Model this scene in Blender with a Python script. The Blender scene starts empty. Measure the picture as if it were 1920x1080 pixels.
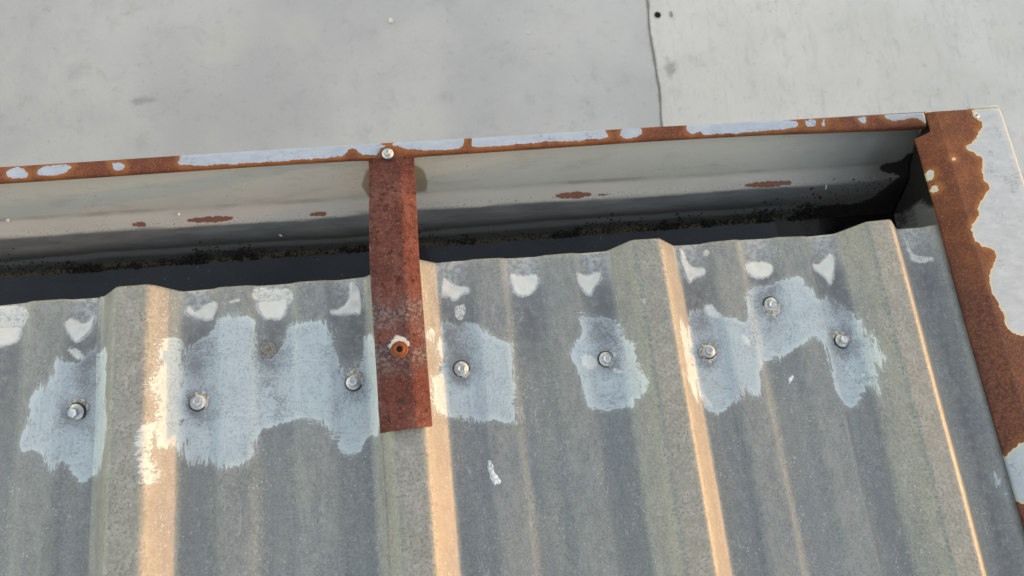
import bpy, bmesh, math, random, json
import numpy as np
from mathutils import Matrix, Vector

rnd = random.Random(7)
nrg = np.random.default_rng(7)
S = bpy.context.scene
COL = S.collection

# ------------------------------------------------------------------ camera
cam_data = bpy.data.cameras.new('camera')
cam = bpy.data.objects.new('camera', cam_data)
COL.objects.link(cam)
cam_data.sensor_width = 36.0
cam_data.lens = 23.798
cam_data.clip_start = 0.02
cam_data.clip_end = 2000.0
cam_data.dof.use_dof = True
cam_data.dof.focus_distance = 0.84
cam_data.dof.aperture_fstop = 8.0
CAM_POS = (0.36253, -0.17493, 0.82879)
CAM_ROT = [[0.99198508, 0.08601733, -0.09255611], [-0.10044341, 0.98123154, -0.16460797], [0.07665984, 0.17258530, 0.98200692]]
cam.matrix_world = Matrix.Translation(CAM_POS) @ Matrix(CAM_ROT).to_4x4()
S.camera = cam

# ------------------------------------------------------------------ sky, sun, exposure
SUN_EL, SUN_AZ = math.radians(6.6), math.radians(4.0)   # azimuth: from +X towards -Y
to_sun = Vector((math.cos(SUN_EL) * math.cos(SUN_AZ), -math.cos(SUN_EL) * math.sin(SUN_AZ), math.sin(SUN_EL)))
world = bpy.data.worlds.new('World')
S.world = world
world.use_nodes = True
wn = world.node_tree.nodes
wl = world.node_tree.links
sky = wn.new('ShaderNodeTexSky')
sky.sky_type = 'NISHITA'
sky.sun_disc = False
sky.sun_elevation = SUN_EL
sky.sun_rotation = math.radians(90) + SUN_AZ
sky.air_density = 1.0
sky.dust_density = 0.4
sky.ozone_density = 1.0
wl.new(sky.outputs['Color'], wn['Background'].inputs['Color'])
wn['Background'].inputs['Strength'].default_value = 0.15
sun_data = bpy.data.lights.new('sun', 'SUN')
sun = bpy.data.objects.new('sun', sun_data)
COL.objects.link(sun)
sun_data.energy = 0.43
sun_data.angle = math.radians(0.55)
sun_data.color = (1.0, 0.54, 0.22)
sun.rotation_euler = to_sun.to_track_quat('Z', 'Y').to_euler()
sun.location = (6, -2, 3)
S.view_settings.view_transform = 'Standard'
S.view_settings.look = 'None'
S.view_settings.gamma = 1.0
S.view_settings.use_curve_mapping = False
S.view_settings.exposure = 2.8
S.view_settings.use_white_balance = True
S.view_settings.white_balance_temperature = 10200
S.view_settings.white_balance_tint = 23

# ------------------------------------------------------------------ measured outlines, metres on each surface
D = json.loads(r'''{"paint":[[[-0.0947,-0.0772],[-0.0878,-0.0746],[-0.0812,-0.0785],[-0.0696,-0.0827],[-0.0641,-0.0751],[-0.0585,-0.0681],[-0.0493,-0.0627],[-0.0463,-0.0749],[-0.0334,-0.0663],[-0.029,-0.0768],[-0.0303,-0.1033],[-0.0303,-0.131],[-0.0255,-0.1613],[-0.0288,-0.1896],[-0.0365,-0.2081],[-0.0473,-0.2105],[-0.061,-0.2198],[-0.0732,-0.2002],[-0.0819,-0.1889],[-0.086,-0.1942],[-0.0902,-0.2035],[-0.0935,-0.1923],[-0.1057,-0.1766],[-0.1244,-0.1763],[-0.1259,-0.1599],[-0.1186,-0.1508],[-0.1189,-0.1211],[-0.1117,-0.1098],[-0.1008,-0.1012],[-0.0936,-0.0958]],[[0.0468,-0.0763],[0.063,-0.0683],[0.0795,-0.0634],[0.0836,-0.0466],[0.0951,-0.0413],[0.1239,-0.0439],[0.131,-0.049],[0.1318,-0.075],[0.1422,-0.1014],[0.161,-0.084],[0.1658,-0.0651],[0.1722,-0.0593],[0.1939,-0.0557],[0.2126,-0.0593],[0.2181,-0.0706],[0.2251,-0.1011],[0.2267,-0.1211],[0.2374,-0.117],[0.2511,-0.1184],[0.258,-0.0816],[0.2688,-0.0791],[0.2741,-0.1082],[0.2692,-0.1937],[0.2666,-0.2023],[0.2563,-0.1967],[0.2463,-0.2143],[0.2388,-0.2183],[0.2229,-0.2119],[0.2214,-0.1949],[0.2146,-0.1968],[0.2087,-0.1799],[0.1921,-0.1733],[0.178,-0.1687],[0.1681,-0.1735],[0.141,-0.1756],[0.1295,-0.1865],[0.1267,-0.21],[0.1125,-0.2155],[0.0921,-0.2192],[0.0759,-0.2075],[0.0643,-0.2121],[0.0526,-0.205],[0.0473,-0.1927]],[[0.0308,-0.0629],[0.0417,-0.0617],[0.0479,-0.0668],[0.0484,-0.1048],[0.0484,-0.1898],[0.0432,-0.1893],[0.037,-0.1877],[0.0271,-0.1898],[0.0284,-0.1766],[0.0256,-0.1706],[0.029,-0.1335],[0.0221,-0.1294],[0.0192,-0.1217],[0.0218,-0.1115],[0.0285,-0.1033],[0.0292,-0.0947],[0.0241,-0.0827],[0.0281,-0.0762]],[[0.015,-0.2208],[0.0196,-0.2252],[0.0285,-0.2281],[0.0298,-0.2141],[0.0221,-0.1934],[0.0264,-0.1695],[0.0294,-0.1591],[0.0215,-0.1577],[0.0183,-0.1616],[0.0114,-0.1725],[0.0109,-0.1924],[0.0146,-0.2068]],[[0.35,-0.0745],[0.3579,-0.0725],[0.3677,-0.08],[0.3778,-0.0757],[0.3905,-0.0788],[0.3994,-0.088],[0.4089,-0.0968],[0.4332,-0.1072],[0.4311,-0.1261],[0.4317,-0.1564],[0.4252,-0.1805],[0.4285,-0.2026],[0.4154,-0.2012],[0.3993,-0.1921],[0.3937,-0.1989],[0.375,-0.1918],[0.3486,-0.1854],[0.3438,-0.1841],[0.3354,-0.1771],[0.3315,-0.1673],[0.3324,-0.1389],[0.3428,-0.1359],[0.3462,-0.123],[0.3416,-0.1111],[0.3446,-0.0881]],[[0.3343,-0.0789],[0.3423,-0.0857],[0.3387,-0.101],[0.3332,-0.0945]],[[0.5241,-0.077],[0.5263,-0.0824],[0.5625,-0.0854],[0.5671,-0.0965],[0.5694,-0.1132],[0.5786,-0.1212],[0.5785,-0.1388],[0.58,-0.1515],[0.5866,-0.1684],[0.5841,-0.1798],[0.5774,-0.1891],[0.5692,-0.1887],[0.569,-0.1988],[0.5614,-0.1951],[0.5458,-0.1986],[0.5255,-0.1967],[0.511,-0.1904],[0.5143,-0.166],[0.5099,-0.1508],[0.5022,-0.1397],[0.5015,-0.1246],[0.507,-0.1127],[0.5203,-0.1032],[0.5166,-0.0903],[0.517,-0.0823]],[[0.6548,-0.0886],[0.6711,-0.0872],[0.6863,-0.0796],[0.6939,-0.0911],[0.7023,-0.0994],[0.7147,-0.1033],[0.7278,-0.1072],[0.7314,-0.089],[0.73,-0.075],[0.7402,-0.0667],[0.7532,-0.0611],[0.7665,-0.0658],[0.7862,-0.0548],[0.8098,-0.0561],[0.8154,-0.0694],[0.8201,-0.0832],[0.8314,-0.0917],[0.84,-0.0823],[0.8589,-0.0967],[0.8705,-0.1142],[0.8753,-0.1184],[0.8721,-0.1278],[0.8805,-0.1385],[0.8835,-0.1522],[0.8851,-0.1687],[0.8825,-0.1806],[0.8789,-0.1877],[0.8754,-0.2152],[0.8716,-0.2065],[0.8679,-0.198],[0.8599,-0.2051],[0.8496,-0.2244],[0.8381,-0.2258],[0.8272,-0.2199],[0.8219,-0.2045],[0.8218,-0.1815],[0.8233,-0.1636],[0.8178,-0.1422],[0.8087,-0.1332],[0.788,-0.1439],[0.7658,-0.1546],[0.7469,-0.1555],[0.7314,-0.1673],[0.7273,-0.1872],[0.7254,-0.2026],[0.7109,-0.1908],[0.6986,-0.1998],[0.689,-0.2055],[0.6761,-0.217],[0.6615,-0.213],[0.6528,-0.1994],[0.6512,-0.1794],[0.6458,-0.1392]],[[0.6386,-0.0934],[0.6473,-0.103],[0.6501,-0.1235],[0.6526,-0.1592],[0.647,-0.202],[0.6387,-0.1874],[0.6375,-0.1548],[0.6368,-0.1196]],[[0.9944,-0.3214],[0.9969,-0.3248],[1.0006,-0.337],[0.9982,-0.3349],[0.995,-0.3284]],[[1.0065,-0.3401],[1.0036,-0.3441],[1.0014,-0.3513],[1.0008,-0.3451]]],"film":[[[-0.1609,-0.005],[-0.1342,-0.0062],[-0.1266,-0.0192],[-0.1286,-0.0252],[-0.1354,-0.0317],[-0.1587,-0.0333],[-0.1704,-0.0323],[-0.1723,-0.0048]],[[0.1287,-0.0081],[0.1462,-0.009],[0.1436,-0.0122],[0.1721,-0.0128],[0.1761,-0.0244],[0.1683,-0.0357],[0.1559,-0.0286],[0.1347,-0.0261],[0.1264,-0.0222]],[[0.1013,-0.0242],[0.1149,-0.0221],[0.1124,-0.0259],[0.1038,-0.0264]],[[0.5142,-0.1285],[0.5324,-0.1321],[0.5332,-0.1446],[0.5188,-0.1478],[0.5138,-0.1408]],[[0.5534,-0.1288],[0.5585,-0.1306],[0.5585,-0.1353],[0.553,-0.136]],[[0.5507,-0.1476],[0.5621,-0.1514],[0.5598,-0.1577],[0.5519,-0.153]],[[0.6775,-0.0823],[0.6889,-0.0806],[0.6937,-0.0924],[0.7037,-0.0995],[0.6882,-0.0991],[0.6772,-0.0912]],[[0.654,-0.1795],[0.6599,-0.1929],[0.6699,-0.2074],[0.6614,-0.2066],[0.6533,-0.1937]],[[0.8435,-0.1722],[0.853,-0.1879],[0.8493,-0.1915],[0.8429,-0.1775]],[[0.861,-0.184],[0.8673,-0.1866],[0.862,-0.1914]],[[0.2373,-0.1208],[0.2478,-0.1218],[0.251,-0.1323],[0.2448,-0.133],[0.2425,-0.1277]],[[0.1376,-0.0773],[0.1499,-0.0798],[0.1511,-0.0856],[0.1388,-0.0851]],[[0.7147,-0.121],[0.7239,-0.1266],[0.7269,-0.139],[0.7191,-0.1369]],[[0.6907,-0.0093],[0.6968,-0.0094],[0.6968,-0.0166],[0.6918,-0.0182]],[[0.9666,-0.0089],[0.9694,-0.0181],[0.9711,-0.0368],[0.9816,-0.0421],[0.9975,-0.0439],[0.995,-0.05],[0.9791,-0.0514],[0.968,-0.0483],[0.9654,-0.0385]],[[0.2991,-0.0284],[0.3116,-0.0295],[0.3112,-0.0361],[0.2987,-0.0349]],[[-0.0852,-0.0609],[-0.0687,-0.0652],[-0.0622,-0.0784],[-0.0741,-0.0754]],[[0.366,-0.0538],[0.3826,-0.0519],[0.3775,-0.0716],[0.3678,-0.0707]],[[0.5912,-0.0708],[0.5972,-0.0718],[0.5949,-0.0782]]],"dabs":[[[-0.1731,-0.0284],[-0.1589,-0.0308],[-0.1367,-0.031],[-0.1344,-0.0363],[-0.1358,-0.0425],[-0.1393,-0.0509],[-0.1571,-0.0536],[-0.1714,-0.0536]],[[-0.086,-0.0331],[-0.0825,-0.0279],[-0.0795,-0.0273],[-0.0708,-0.0352],[-0.0613,-0.0341],[-0.0558,-0.0243],[-0.0542,-0.0342],[-0.0579,-0.0434],[-0.0664,-0.0528],[-0.0727,-0.0573],[-0.0783,-0.0511],[-0.0843,-0.0413]],[[0.0468,-0.0325],[0.0516,-0.0238],[0.0603,-0.0337],[0.0688,-0.0267],[0.0756,-0.0227],[0.0865,-0.0231],[0.0851,-0.0339],[0.0807,-0.0448],[0.0689,-0.0424],[0.0615,-0.0391]],[[0.1347,-0.0247],[0.1546,-0.0285],[0.1661,-0.0236],[0.1684,-0.0304],[0.1657,-0.0421],[0.1605,-0.0509],[0.1518,-0.0487],[0.1418,-0.0491],[0.1369,-0.0434],[0.1317,-0.0326]],[[0.2423,-0.0115],[0.2506,-0.0129],[0.2565,-0.0236],[0.2564,-0.0518],[0.2538,-0.0529],[0.2462,-0.0508],[0.229,-0.0519],[0.2183,-0.0503],[0.2196,-0.0463],[0.2319,-0.0442],[0.2413,-0.033],[0.2432,-0.0211]],[[0.3567,-0.0162],[0.3628,-0.0222],[0.3708,-0.0284],[0.3871,-0.0315],[0.3868,-0.041],[0.3806,-0.0368],[0.3672,-0.0478],[0.36,-0.0404],[0.3514,-0.041],[0.3526,-0.0254]],[[0.4379,-0.0158],[0.4531,-0.024],[0.4737,-0.0209],[0.4743,-0.0328],[0.4638,-0.0477],[0.4457,-0.0488],[0.4403,-0.0367]],[[0.5245,-0.024],[0.5355,-0.0313],[0.5551,-0.0238],[0.5535,-0.0349],[0.5424,-0.0458],[0.5368,-0.0571],[0.5282,-0.0495],[0.5228,-0.036]],[[0.6592,-0.0043],[0.6637,-0.0069],[0.6685,-0.0274],[0.6789,-0.0325],[0.6895,-0.0321],[0.6876,-0.0425],[0.6712,-0.0439],[0.6642,-0.0518],[0.6612,-0.0374],[0.6578,-0.0207]],[[0.742,-0.0311],[0.7619,-0.0297],[0.7799,-0.0356],[0.7751,-0.0488],[0.7599,-0.0532],[0.7497,-0.0509],[0.7393,-0.0419]],[[0.8282,-0.0393],[0.8407,-0.0423],[0.8617,-0.0245],[0.8642,-0.0386],[0.8526,-0.0628],[0.8478,-0.071],[0.8432,-0.0562],[0.8328,-0.0498]]],"flakes":[[[0.3904,-0.2393],[0.3927,-0.2408],[0.3957,-0.2471],[0.3956,-0.2542],[0.3995,-0.2582],[0.4015,-0.2632],[0.4028,-0.2627],[0.4018,-0.2662],[0.3991,-0.2682],[0.3968,-0.2668],[0.396,-0.2685],[0.3913,-0.2609],[0.3903,-0.2525],[0.3889,-0.2487]],[[0.7679,-0.1834],[0.7732,-0.178],[0.7748,-0.1802],[0.7723,-0.1852],[0.7675,-0.188]]],"screws":[[-0.068,-0.1372],[0.0649,-0.1404],[0.1443,-0.0869],[0.2416,-0.1352],[0.369,-0.1312],[0.5443,-0.1365],[0.6731,-0.1397],[0.7641,-0.0874],[0.845,-0.1426]],"eave":[[-0.161,-0.0037],[-0.1282,-0.0028],[-0.0903,-0.0035],[-0.0442,-0.0042],[-0.0149,-0.0017],[0.022,-0.0018],[0.0453,-0.0055],[0.0894,-0.0052],[0.1287,-0.0061],[0.1723,-0.0068],[0.2157,-0.0077],[0.2535,-0.0064],[0.3304,0.0035],[0.3478,0.0034],[0.371,0.0041],[0.4343,0.0022],[0.4913,0.0006],[0.5259,0.0008],[0.566,0.001],[0.5908,0.0038],[0.6242,0.0032],[0.6524,0.0007],[0.6869,-0.0001],[0.7443,0.0008],[0.7802,-0.0],[0.8212,-0.0021],[0.8708,-0.0014],[0.8998,0.0025],[0.9393,0.0037],[0.9576,-0.002],[0.9977,-0.0022],[1.0143,-0.0018]],"lip":[[[-0.1702,0.1703],[-0.1515,0.1724],[-0.142,0.1633],[-0.145,0.158],[-0.1606,0.1585],[-0.1688,0.1619]],[[-0.1326,0.1682],[-0.122,0.1723],[-0.0904,0.1714],[-0.0966,0.1614],[-0.1155,0.1579],[-0.1338,0.1606]],[[-0.0471,0.1704],[-0.033,0.1694],[-0.0266,0.1619],[-0.0356,0.1576],[-0.0426,0.1609],[-0.0426,0.1665]],[[0.0354,0.1609],[0.0388,0.1699],[0.0403,0.1783],[0.2134,0.1806],[0.2856,0.1777],[0.2932,0.1677],[0.3087,0.1717],[0.3231,0.1803],[0.3989,0.1825],[0.3989,0.1676],[0.3966,0.1567],[0.3444,0.1589],[0.3267,0.1624],[0.3132,0.167],[0.3051,0.1705],[0.2918,0.1663],[0.2874,0.1622],[0.2849,0.1558],[0.2734,0.1581],[0.2645,0.1587],[0.2601,0.1649],[0.2535,0.1683],[0.2479,0.1657],[0.2435,0.1595],[0.2372,0.157],[0.1853,0.1572],[0.1233,0.1573],[0.0575,0.1578],[0.0465,0.1608]],[[0.4115,0.1817],[0.589,0.1794],[0.5895,0.1657],[0.5932,0.1601],[0.579,0.1581],[0.4903,0.159],[0.4143,0.1584],[0.4067,0.1597]],[[0.611,0.1734],[0.6397,0.1729],[0.6383,0.157],[0.6088,0.1568]],[[0.6977,0.1675],[0.7121,0.1742],[0.8514,0.1695],[0.8657,0.1545],[0.7254,0.1525],[0.7168,0.16],[0.7068,0.1538]],[[0.8693,0.166],[0.8844,0.1681],[0.885,0.1547],[0.8688,0.1551]],[[0.8956,0.1658],[0.9019,0.1661],[0.8977,0.1601],[0.9023,0.1559],[0.8919,0.1543]],[[0.947,0.1647],[0.9606,0.1662],[0.9585,0.1553],[0.951,0.1573]],[[0.9826,0.1655],[1.0132,0.1714],[1.0513,0.1705],[1.0477,0.1461],[1.0371,0.1563],[1.0283,0.1601],[1.009,0.155],[0.9929,0.1577]]],"gutrust":[[[-0.0276,0.1056],[-0.0295,0.104],[-0.0339,0.1029],[-0.0397,0.1025],[-0.0454,0.103],[-0.0495,0.1043],[-0.0507,0.106],[-0.0489,0.1076],[-0.0445,0.1088],[-0.0387,0.1091],[-0.033,0.1086],[-0.0289,0.1073]],[[0.0847,0.1053],[0.0802,0.1034],[0.0682,0.1021],[0.0522,0.1018],[0.0364,0.1025],[0.025,0.1042],[0.0211,0.1062],[0.0256,0.1082],[0.0375,0.1095],[0.0534,0.1098],[0.0693,0.109],[0.0807,0.1074]],[[0.2087,0.1027],[0.2068,0.1014],[0.202,0.1004],[0.1955,0.1002],[0.1892,0.1006],[0.1846,0.1017],[0.1831,0.1031],[0.1849,0.1044],[0.1897,0.1053],[0.1962,0.1056],[0.2025,0.1051],[0.2071,0.1041]],[[0.579,0.1003],[0.5749,0.0983],[0.5639,0.0969],[0.549,0.0966],[0.5341,0.0973],[0.5233,0.099],[0.5195,0.1012],[0.5236,0.1032],[0.5345,0.1046],[0.5494,0.105],[0.5643,0.1042],[0.5751,0.1025]],[[0.8718,0.097],[0.8668,0.0949],[0.8533,0.0936],[0.8348,0.0933],[0.8162,0.0941],[0.8026,0.0958],[0.7977,0.0981],[0.8027,0.1002],[0.8162,0.1016],[0.8347,0.1019],[0.8532,0.101],[0.8668,0.0993]],[[0.6005,0.0984],[0.5992,0.0977],[0.5958,0.0973],[0.5912,0.0971],[0.5866,0.0974],[0.5832,0.0979],[0.582,0.0987],[0.5833,0.0994],[0.5867,0.0998],[0.5913,0.1],[0.5959,0.0997],[0.5993,0.0991]]],"stain":[[[0.2567,0.1302],[0.2617,0.1413],[0.2697,0.1498],[0.2911,0.152],[0.3318,0.1497],[0.3431,0.1434],[0.3472,0.1306],[0.3442,0.118],[0.2999,0.1184],[0.2638,0.1182]]],"mold_shade":[[[1.0028,0.1088],[1.0104,0.1123],[1.0348,0.1152],[1.0448,0.1207],[1.0582,0.126],[1.0748,0.1311],[1.1161,0.1229],[1.1601,0.0102],[0.8768,0.0332],[0.8806,0.0612],[0.9392,0.069],[0.9759,0.067],[0.9958,0.0688],[1.0148,0.0759],[1.026,0.0883],[1.0391,0.0954],[1.014,0.1001]]],"trim":[[[1.088,0.1532],[1.1479,0.1491],[1.1424,-0.0791],[1.1176,-0.174],[1.0639,-0.1622],[1.0508,-0.1583],[1.0426,-0.148],[1.0472,-0.1335],[1.041,-0.1185],[1.0367,-0.0973],[1.0435,-0.0797],[1.0591,-0.0597],[1.0599,-0.0476],[1.0392,-0.043],[1.0335,-0.0302],[1.0342,-0.0179],[1.0512,-0.0031],[1.0552,0.0151],[1.0683,0.0238],[1.0802,0.0357],[1.0715,0.0493],[1.0814,0.0769],[1.0709,0.0855],[1.0588,0.0934],[1.076,0.1023],[1.0867,0.1149],[1.0982,0.1276],[1.0918,0.1321],[1.0846,0.139]],[[1.0159,0.0628],[1.0143,0.0593],[1.012,0.0572],[1.0097,0.057],[1.008,0.0589],[1.0073,0.0622],[1.0078,0.0662],[1.0094,0.0697],[1.0116,0.0718],[1.0139,0.072],[1.0157,0.0701],[1.0164,0.0668]],[[1.0158,0.0441],[1.0146,0.0417],[1.0129,0.0403],[1.011,0.0403],[1.0095,0.0417],[1.0088,0.0441],[1.0091,0.0469],[1.0103,0.0493],[1.0121,0.0507],[1.0139,0.0507],[1.0154,0.0493],[1.0161,0.0469]],[[1.0432,0.079],[1.0425,0.0781],[1.0412,0.0775],[1.0396,0.0773],[1.0382,0.0777],[1.0373,0.0785],[1.0372,0.0795],[1.0379,0.0804],[1.0392,0.081],[1.0407,0.0811],[1.0421,0.0808],[1.043,0.08]],[[0.9991,-0.3156],[1.0081,-0.3044],[1.0263,-0.2816],[1.0504,-0.2903],[1.0252,-0.3664],[1.0063,-0.3525],[1.0025,-0.3371],[1.0016,-0.325]]],"rivet":[1.0894,0.1394],"lipscrew":[0.2988,0.1585],"strapscrew":[0.3007,-0.1077],"straphole":[0.2999,-0.1662],"gnd":{"pebble":[0.174,1.928],"hole":[1.666,1.887],"stone":[1.744,1.886],"stain":[1.687,1.555],"j0":[1.623,1.982],"j1":[1.605,1.688],"j2":[1.613,1.464],"j3":[1.604,1.229],"s1":[-1.121,1.739],"s2":[0.121,1.299],"s3":[-1.123,1.546],"p2":[0.919,1.817],"p3":[3.589,1.847]},"bits":[[0.0135,0.1147],[-0.1989,0.1224],[0.1379,0.0822],[0.9239,0.0869]]}''')
TH = math.radians(5.0)
CT, ST = math.cos(TH), math.sin(TH)
def w_of(x, y, z):            # roof frame -> world
    return (x, y * CT + z * ST, -y * ST + z * CT)

# ---- shared analytic surfaces (copied into scene) ----
PITCH=0.3048; T=.0173; RN=.0272; H=.0286
def _raw(X):
    X=np.asarray(X,float); d=np.abs((X+PITCH/2)%PITCH-PITCH/2)
    z=np.clip((T+RN-d)/RN,0,1)*H
    for c in (.107,.198):
        m=np.abs((X%PITCH)-c)
        z=np.maximum(z,np.clip((.026-m)/.0085,0,1)*.0048)
    return z
_xs=np.arange(-1.6,1.6,.0005)
_z=_raw(_xs); _k=np.ones(9)/9
_z=np.convolve(np.convolve(np.pad(_z,8,mode='edge'),_k,'valid'),_k,'valid')
def prof(X): return np.interp(X,_xs,_z)
GY=[-.0300,-.0290,.044,.052,.060,.068,.078,.0900,.0970,.0990,.1010,.1060,.1150,.1180,.124,.131,.138,.145,.152,.159,.166,.1725]
GZ=[-.0050,-.1395,-.1395,-.1355,-.1275,-.1180,-.1040,-.0885,-.0812,-.0800,-.0792,-.0775,-.0742,-.0722,-.0665,-.0600,-.0535,-.0470,-.0405,-.0345,-.0285,-.0210]
def gskew(X): return -.0075*(np.asarray(X)-.24)
def gz(X,Y): return np.interp(np.asarray(Y)-gskew(X),GY,GZ)


def chaikin(poly, n=2):
    P = np.array(poly)
    for _ in range(n):
        Q = np.roll(P, -1, 0)
        P = np.stack([.75 * P + .25 * Q, .25 * P + .75 * Q], 1).reshape(-1, 2)
    return P.tolist()
for _k, _n in (('trim', 1), ('lip', 1), ('paint', 1), ('film', 1), ('dabs', 2), ('mold_shade', 1)):
    D[_k] = [chaikin(p, _n) for p in D[_k]]

def sdf(px, py, polys):
    """signed distance in millimetres to a set of outlines, positive inside"""
    px = np.asarray(px, float).ravel(); py = np.asarray(py, float).ravel()
    best = np.full(px.shape, -1.0)
    for poly in polys:
        P = np.array(poly); Q = np.roll(P, -1, 0)
        lo = P.min(0) - .03; hi = P.max(0) + .03
        sel = np.nonzero((px > lo[0]) & (px < hi[0]) & (py > lo[1]) & (py < hi[1]))[0]
        if len(sel) == 0: continue
        x = px[sel][:, None]; y = py[sel][:, None]
        ex, ey = Q[:, 0] - P[:, 0], Q[:, 1] - P[:, 1]
        wx, wy = x - P[:, 0], y - P[:, 1]
        t = np.clip((wx * ex + wy * ey) / (ex * ex + ey * ey + 1e-12), 0, 1)
        d = np.sqrt((wx - t * ex) ** 2 + (wy - t * ey) ** 2).min(1)
        c = ((P[:, 1] > y) != (Q[:, 1] > y)) & (x < ex * (y - P[:, 1]) / np.where(ey == 0, 1e-12, ey) + P[:, 0])
        s = np.where(c.sum(1) % 2 == 1, d, -d)
        best[sel] = np.maximum(best[sel], s)
    return best * 1000

# ------------------------------------------------------------------ node helper
class G:
    def __init__(s, name, rough=.6, spec=.4, metal=0.0):
        s.m = bpy.data.materials.new(name); s.m.use_nodes = True
        s.t = s.m.node_tree; s.b = s.t.nodes['Principled BSDF']
        s.b.inputs['Roughness'].default_value = rough
        s.b.inputs['Specular IOR Level'].default_value = spec
        s.b.inputs['Metallic'].default_value = metal
        s.co = s.t.nodes.new('ShaderNodeTexCoord').outputs['Object']
    def put(s, sock, v):
        if hasattr(v, 'is_output'): s.t.links.new(v, sock)
        elif isinstance(v, tuple) and len(v) == 3 and sock.type == 'RGBA': sock.default_value = (*v, 1)
        else: sock.default_value = v
    def math(s, op, a, b=0.0, clamp=False):
        n = s.t.nodes.new('ShaderNodeMath'); n.operation = op; n.use_clamp = clamp
        s.put(n.inputs[0], a); s.put(n.inputs[1], b); return n.outputs[0]
    def add(s, a, b): return s.math('ADD', a, b)
    def mul(s, a, b): return s.math('MULTIPLY', a, b)
    def map(s, x, y, z, rot=0.0, co=None):
        n = s.t.nodes.new('ShaderNodeMapping'); n.inputs['Scale'].default_value = (x, y, z)
        n.inputs['Rotation'].default_value = (0, 0, rot)
        s.t.links.new(co or s.co, n.inputs['Vector']); return n.outputs[0]
    def noise(s, scale, detail=3.0, rough=.55, co=None, dist=0.0):
        n = s.t.nodes.new('ShaderNodeTexNoise'); n.inputs['Scale'].default_value = scale
        n.inputs['Detail'].default_value = detail; n.inputs['Roughness'].default_value = rough
        n.inputs['Distortion'].default_value = dist
        s.t.links.new(co or s.co, n.inputs['Vector']); return n.outputs['Fac']
    def vor(s, scale, feat='F1', co=None, out='Distance', rnd=1.0):
        n = s.t.nodes.new('ShaderNodeTexVoronoi'); n.feature = feat; n.inputs['Scale'].default_value = scale
        n.inputs['Randomness'].default_value = rnd
        s.t.links.new(co or s.co, n.inputs['Vector']); return n.outputs[out]
    def ss(s, x, lo, hi, a=0.0, b=1.0):
        n = s.t.nodes.new('ShaderNodeMapRange'); n.interpolation_type = 'SMOOTHSTEP'
        s.put(n.inputs['Value'], x)
        n.inputs['From Min'].default_value = lo; n.inputs['From Max'].default_value = hi
        n.inputs['To Min'].default_value = a; n.inputs['To Max'].default_value = b
        return n.outputs['Result']
    def lin(s, x, lo, hi, a=0.0, b=1.0):
        n = s.t.nodes.new('ShaderNodeMapRange'); s.put(n.inputs['Value'], x)
        n.inputs['From Min'].default_value = lo; n.inputs['From Max'].default_value = hi
        n.inputs['To Min'].default_value = a; n.inputs['To Max'].default_value = b
        return n.outputs['Result']
    def mix(s, f, a, b, mode='MIX'):
        n = s.t.nodes.new('ShaderNodeMix'); n.data_type = 'RGBA'; n.blend_type = mode
        s.put(n.inputs[0], f); s.put(n.inputs[6], a); s.put(n.inputs[7], b); return n.outputs[2]
    def gray(s, v):
        n = s.t.nodes.new('ShaderNodeCombineColor')
        for i in range(3): s.put(n.inputs[i], v)
        return n.outputs[0]
    def attr(s, name):
        n = s.t.nodes.new('ShaderNodeAttribute'); n.attribute_name = name; return n.outputs['Fac']
    def sep(s):
        n = s.t.nodes.new('ShaderNodeSeparateXYZ'); s.t.links.new(s.co, n.inputs[0]); return n.outputs
    def out(s, color, bump=None, dist=.001, strength=1.0, rough=None):
        s.put(s.b.inputs['Base Color'], color)
        if rough is not None: s.put(s.b.inputs['Roughness'], rough)
        if bump is not None:
            n = s.t.nodes.new('ShaderNodeBump'); n.inputs['Distance'].default_value = dist
            n.inputs['Strength'].default_value = strength
            s.put(n.inputs['Height'], bump); s.t.links.new(n.outputs[0], s.b.inputs['Normal'])
        return s.m

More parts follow.
